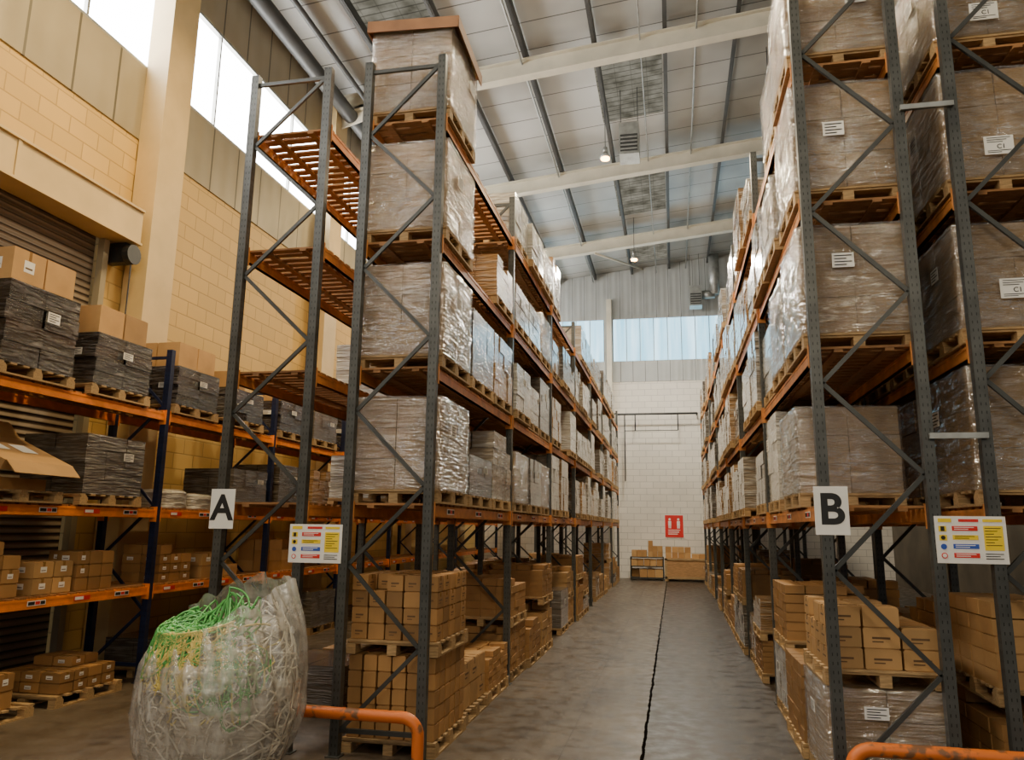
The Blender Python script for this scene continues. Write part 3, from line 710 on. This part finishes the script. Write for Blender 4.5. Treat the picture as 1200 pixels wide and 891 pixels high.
for x0,x1,z,y in ((-4.95,-2.37,.53,7.25),(1.36,3.7,.56,7.1)):
    o=obj('rack_end_barrier',tube(hoop(x0,x1,z,y),.056,m_barrier,'barrier'),(0,0,0),label='scuffed orange tubular hoop barrier guarding the rack end',cat='barrier',group='rack end barriers')
    b=MB();b.box(x0-.12,y-.1,0,x0+.12,y+.1,.012);b.box(x1-.12,y-.1,0,x1+.12,y+.1,.012);obj('base_plate',b.mesh('base_plate',m_barrier),parent=o)

# ------------------------------------------------------------ bag of strapping
BX,BY=-4.0,6.55
def prof(t):
    K=[(0,.40),(.04,.52),(.12,.60),(.25,.69),(.42,.76),(.58,.77),(.72,.73),(.84,.66),(.93,.58),(1,.52)]
    for (a,ra),(c,rc) in zip(K[:-1],K[1:]):
        if t<=c: return ra+(rc-ra)*(t-a)/(c-a)
    return K[-1][1]
AM=.13
def topz(a,t,top): return top*(1+AM*math.cos(a-.9)*t)
def bagmesh(name,mat,sc,nt,top,amp,fold,thick):
    nr=160;verts=[];faces=[]
    verts.append((0,0,.005))
    for k in range(nt+1):
        t=k/nt
        for i in range(nr):
            a=2*math.pi*i/nr;hh=topz(a,t,top)
            ca,sa=math.cos(a),math.sin(a)
            r=prof(t)*sc+amp*noise.noise(Vector((ca*1.5,sa*1.5,t*2.5)))
            r+=fold*noise.noise(Vector((ca*7+t*2,sa*7,t*1.5)))*(.8+1.4*t*t)+fold*.35*noise.noise(Vector((ca*17,sa*17+t*3,t*4)))
            e=(.10*noise.noise(Vector((ca*2.0,sa*2.0,3)))+.05*noise.noise(Vector((ca*6,sa*6,3))))*max(0,(t-.8)/.2) if not thick else 0
            if not thick: e-=.16*max(0,math.cos(a+2.5))*max(0,(t-.7)/.3)
            verts.append((r*ca,r*.72*sa,.006+t*hh+e))
    for i in range(nr): faces.append((0,1+(i+1)%nr,1+i))
    for k in range(nt):
        for i in range(nr):
            a=1+k*nr+i;b_=1+k*nr+(i+1)%nr;faces.append((a,b_,b_+nr,a+nr))
    if thick:
        verts.append((0,0,top*1.06));c=len(verts)-1
        for i in range(nr): faces.append((1+nt*nr+i,1+nt*nr+(i+1)%nr,c))
    me=bpy.data.meshes.new(name);me.from_pydata(verts,[],faces);me.materials.append(mat)
    for p in me.polygons:p.use_smooth=True
    return me
bag=obj('clear_plastic_sack',bagmesh('sack',m_bagfilm,1,56,1.6,.07,.06,False),(BX,BY,0),label='large clear polythene sack bulging with plastic strapping, standing before the rack',cat='waste sack')
m_str=M('white_strapping',(.70,.65,.53),.35,0,8,.15);m_grn=M('green_strapping',(.10,.38,.09),.35,0,8,.3);m_yel=M('yellow_strapping',(.68,.54,.15),.35,0,8,.2)
m_wad=wrapped('crumpled_white_film',(.44,.39,.30),(.74,.70,.62),.6,(.98,1.02))
obj('crumpled_film_waste',bagmesh('wad',m_wad,.86,34,1.26,.08,.07,True),(BX,BY,.03),label='crumpled whitish plastic film packed inside the sack',cat='plastic waste',kind='stuff')
def straps(n,mat,cen,spread,seed,name,rr=.0065,flat=False):
    r=random.Random(seed);c=bpy.data.curves.new(name,'CURVE');c.dimensions='3D';c.bevel_depth=rr;c.bevel_resolution=0
    for _ in range(n):
        if cen: p=Vector([cen[i]+r.gauss(0,spread[i]) for i in range(3)])
        else:
            a=r.uniform(0,2*math.pi);t=r.uniform(.04,.95);R=prof(t)*r.uniform(.84,.97);p=Vector((R*math.cos(a),R*.72*math.sin(a),topz(a,t,1.45)*t))
        ax=Vector((r.gauss(0,1),r.gauss(0,1),r.gauss(0,1))).normalized();u=ax.orthogonal().normalized();w=ax.cross(u)
        rad=r.uniform(.1,.42);ph=r.uniform(0,6.28);sw=r.uniform(2,6);m=22;e=r.uniform(.4,1)
        s=c.splines.new('POLY');s.points.add(m-1)
        for i in range(m):
            a=ph+sw*i/(m-1);q=p+u*(rad*math.cos(a))+w*(rad*e*math.sin(a))
            an=math.atan2(q.y/.72,q.x);q.z=max(.05,q.z);zm=1.46*(1+AM*math.cos(an-.9))+(.07 if cen else -.06);
            if q.z>zm: q.z=zm-(q.z-zm)*.3
            t=min(1,q.z/1.6);R=math.hypot(q.x,q.y/.72);mx=(prof(t)-.05)
            if R>mx: q.x*=mx/R;q.y*=mx/R
            s.points[i].co=(*q,1)
    o=bpy.data.objects.new(name,c);COL.objects.link(o);bpy.context.view_layer.update()
    me=bpy.data.meshes.new_from_object(o.evaluated_get(bpy.context.evaluated_depsgraph_get()));bpy.data.objects.remove(o)
    me.materials.clear();me.materials.append(mat);return me
obj('white_strapping_tangle',straps(340,m_str,None,None,1,'w',.009),(BX,BY,0),label='tangle of white plastic strapping inside the sack',cat='plastic strapping',kind='stuff')
obj('green_strapping_tangle',straps(230,m_grn,(-.25,-.16,1.36),(.17,.14,.09),2,'g',.010),(BX,BY,0),label='green plastic strapping loops at the sack top',cat='plastic strapping',kind='stuff')
obj('green_strapping_tangle',straps(60,m_grn,(.3,-.44,1.02),(.14,.03,.10),4,'g2',.010),(BX,BY,0),label='green plastic strapping pressed against the sack side',cat='plastic strapping',kind='stuff')
obj('yellow_strapping_tangle',straps(130,m_yel,(-.0,-.42,1.16),(.24,.05,.1),3,'y',.010),(BX,BY,0),label='pale yellow plastic strapping amid the tangle',cat='plastic strapping',kind='stuff')

# ------------------------------------------------------------ lights
def area(loc,rot,sx,sy,e,c):
    l=bpy.data.lights.new('area','AREA');l.shape='RECTANGLE';l.size=sx;l.size_y=sy;l.energy=e;l.color=c
    o=bpy.data.objects.new('light',l);o.location=loc;o.rotation_euler=rot;COL.objects.link(o);return o
for (x,y,z,e) in ((-.5,5.5,12.8,540),(-.5,14,12.8,540),(-.5,22,12.8,600),(-.5,30.5,12.8,1150)):
    area((x,y,z),(0,0,0),1.2,1.2,e,(1,.83,.56) if y<25 else (1,.92,.78))
for (x,y,e) in ((-6,9,560),(-6.2,20,300)):
    area((x,y,11.6),(0,0,0),1.0,1.0,e,(1,.71,.32))
for x,z in ((-5,8.5),(-2,6.5),(1,9),(4,7)): area((x,-3.0,z),(math.radians(80),0,0),.4,.4,100,(1,.84,.58))  # small unseen lights added behind the camera for glints on the film
for (x,y) in ((-1,10),(-1,20),(-1,30)):
    area((x,y,8.8),(math.pi,0,0),2,6,150,(1,.96,.88))  # unseen uplights added over the aisle to brighten the roof
# made-up sky at the unwalled end: bright band added for film reflections, dim elsewhere
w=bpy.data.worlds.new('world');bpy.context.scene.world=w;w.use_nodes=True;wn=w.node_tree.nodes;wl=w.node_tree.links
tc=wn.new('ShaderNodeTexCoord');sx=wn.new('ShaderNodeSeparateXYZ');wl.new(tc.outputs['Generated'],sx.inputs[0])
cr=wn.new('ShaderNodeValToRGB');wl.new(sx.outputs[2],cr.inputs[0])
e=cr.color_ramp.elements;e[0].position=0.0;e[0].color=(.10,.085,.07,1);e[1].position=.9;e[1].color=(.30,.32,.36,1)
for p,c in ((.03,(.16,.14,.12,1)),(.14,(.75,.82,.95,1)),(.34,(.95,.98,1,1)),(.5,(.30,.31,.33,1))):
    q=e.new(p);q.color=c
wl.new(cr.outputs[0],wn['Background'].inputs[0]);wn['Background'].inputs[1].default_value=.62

# ------------------------------------------------------------ camera
th=math.radians(10.88);ps=math.radians(11.88);ro=math.radians(.75)
F=Vector((-math.sin(ps)*math.cos(th),math.cos(ps)*math.cos(th),math.sin(th)));R=Vector((math.cos(ps),math.sin(ps),0));U=R.cross(F)
Rc=R*math.cos(ro)+U*math.sin(ro);Uc=U*math.cos(ro)-R*math.sin(ro)
cam=bpy.data.cameras.new('camera');cam.sensor_width=36;cam.lens=898/1200*36;cam.clip_end=200
co=bpy.data.objects.new('camera',cam);COL.objects.link(co)
mt=Matrix((( Rc.x,Uc.x,-F.x,0),(Rc.y,Uc.y,-F.y,0),(Rc.z,Uc.z,-F.z,2.286),(0,0,0,1)))
co.matrix_world=mt;bpy.context.scene.camera=co
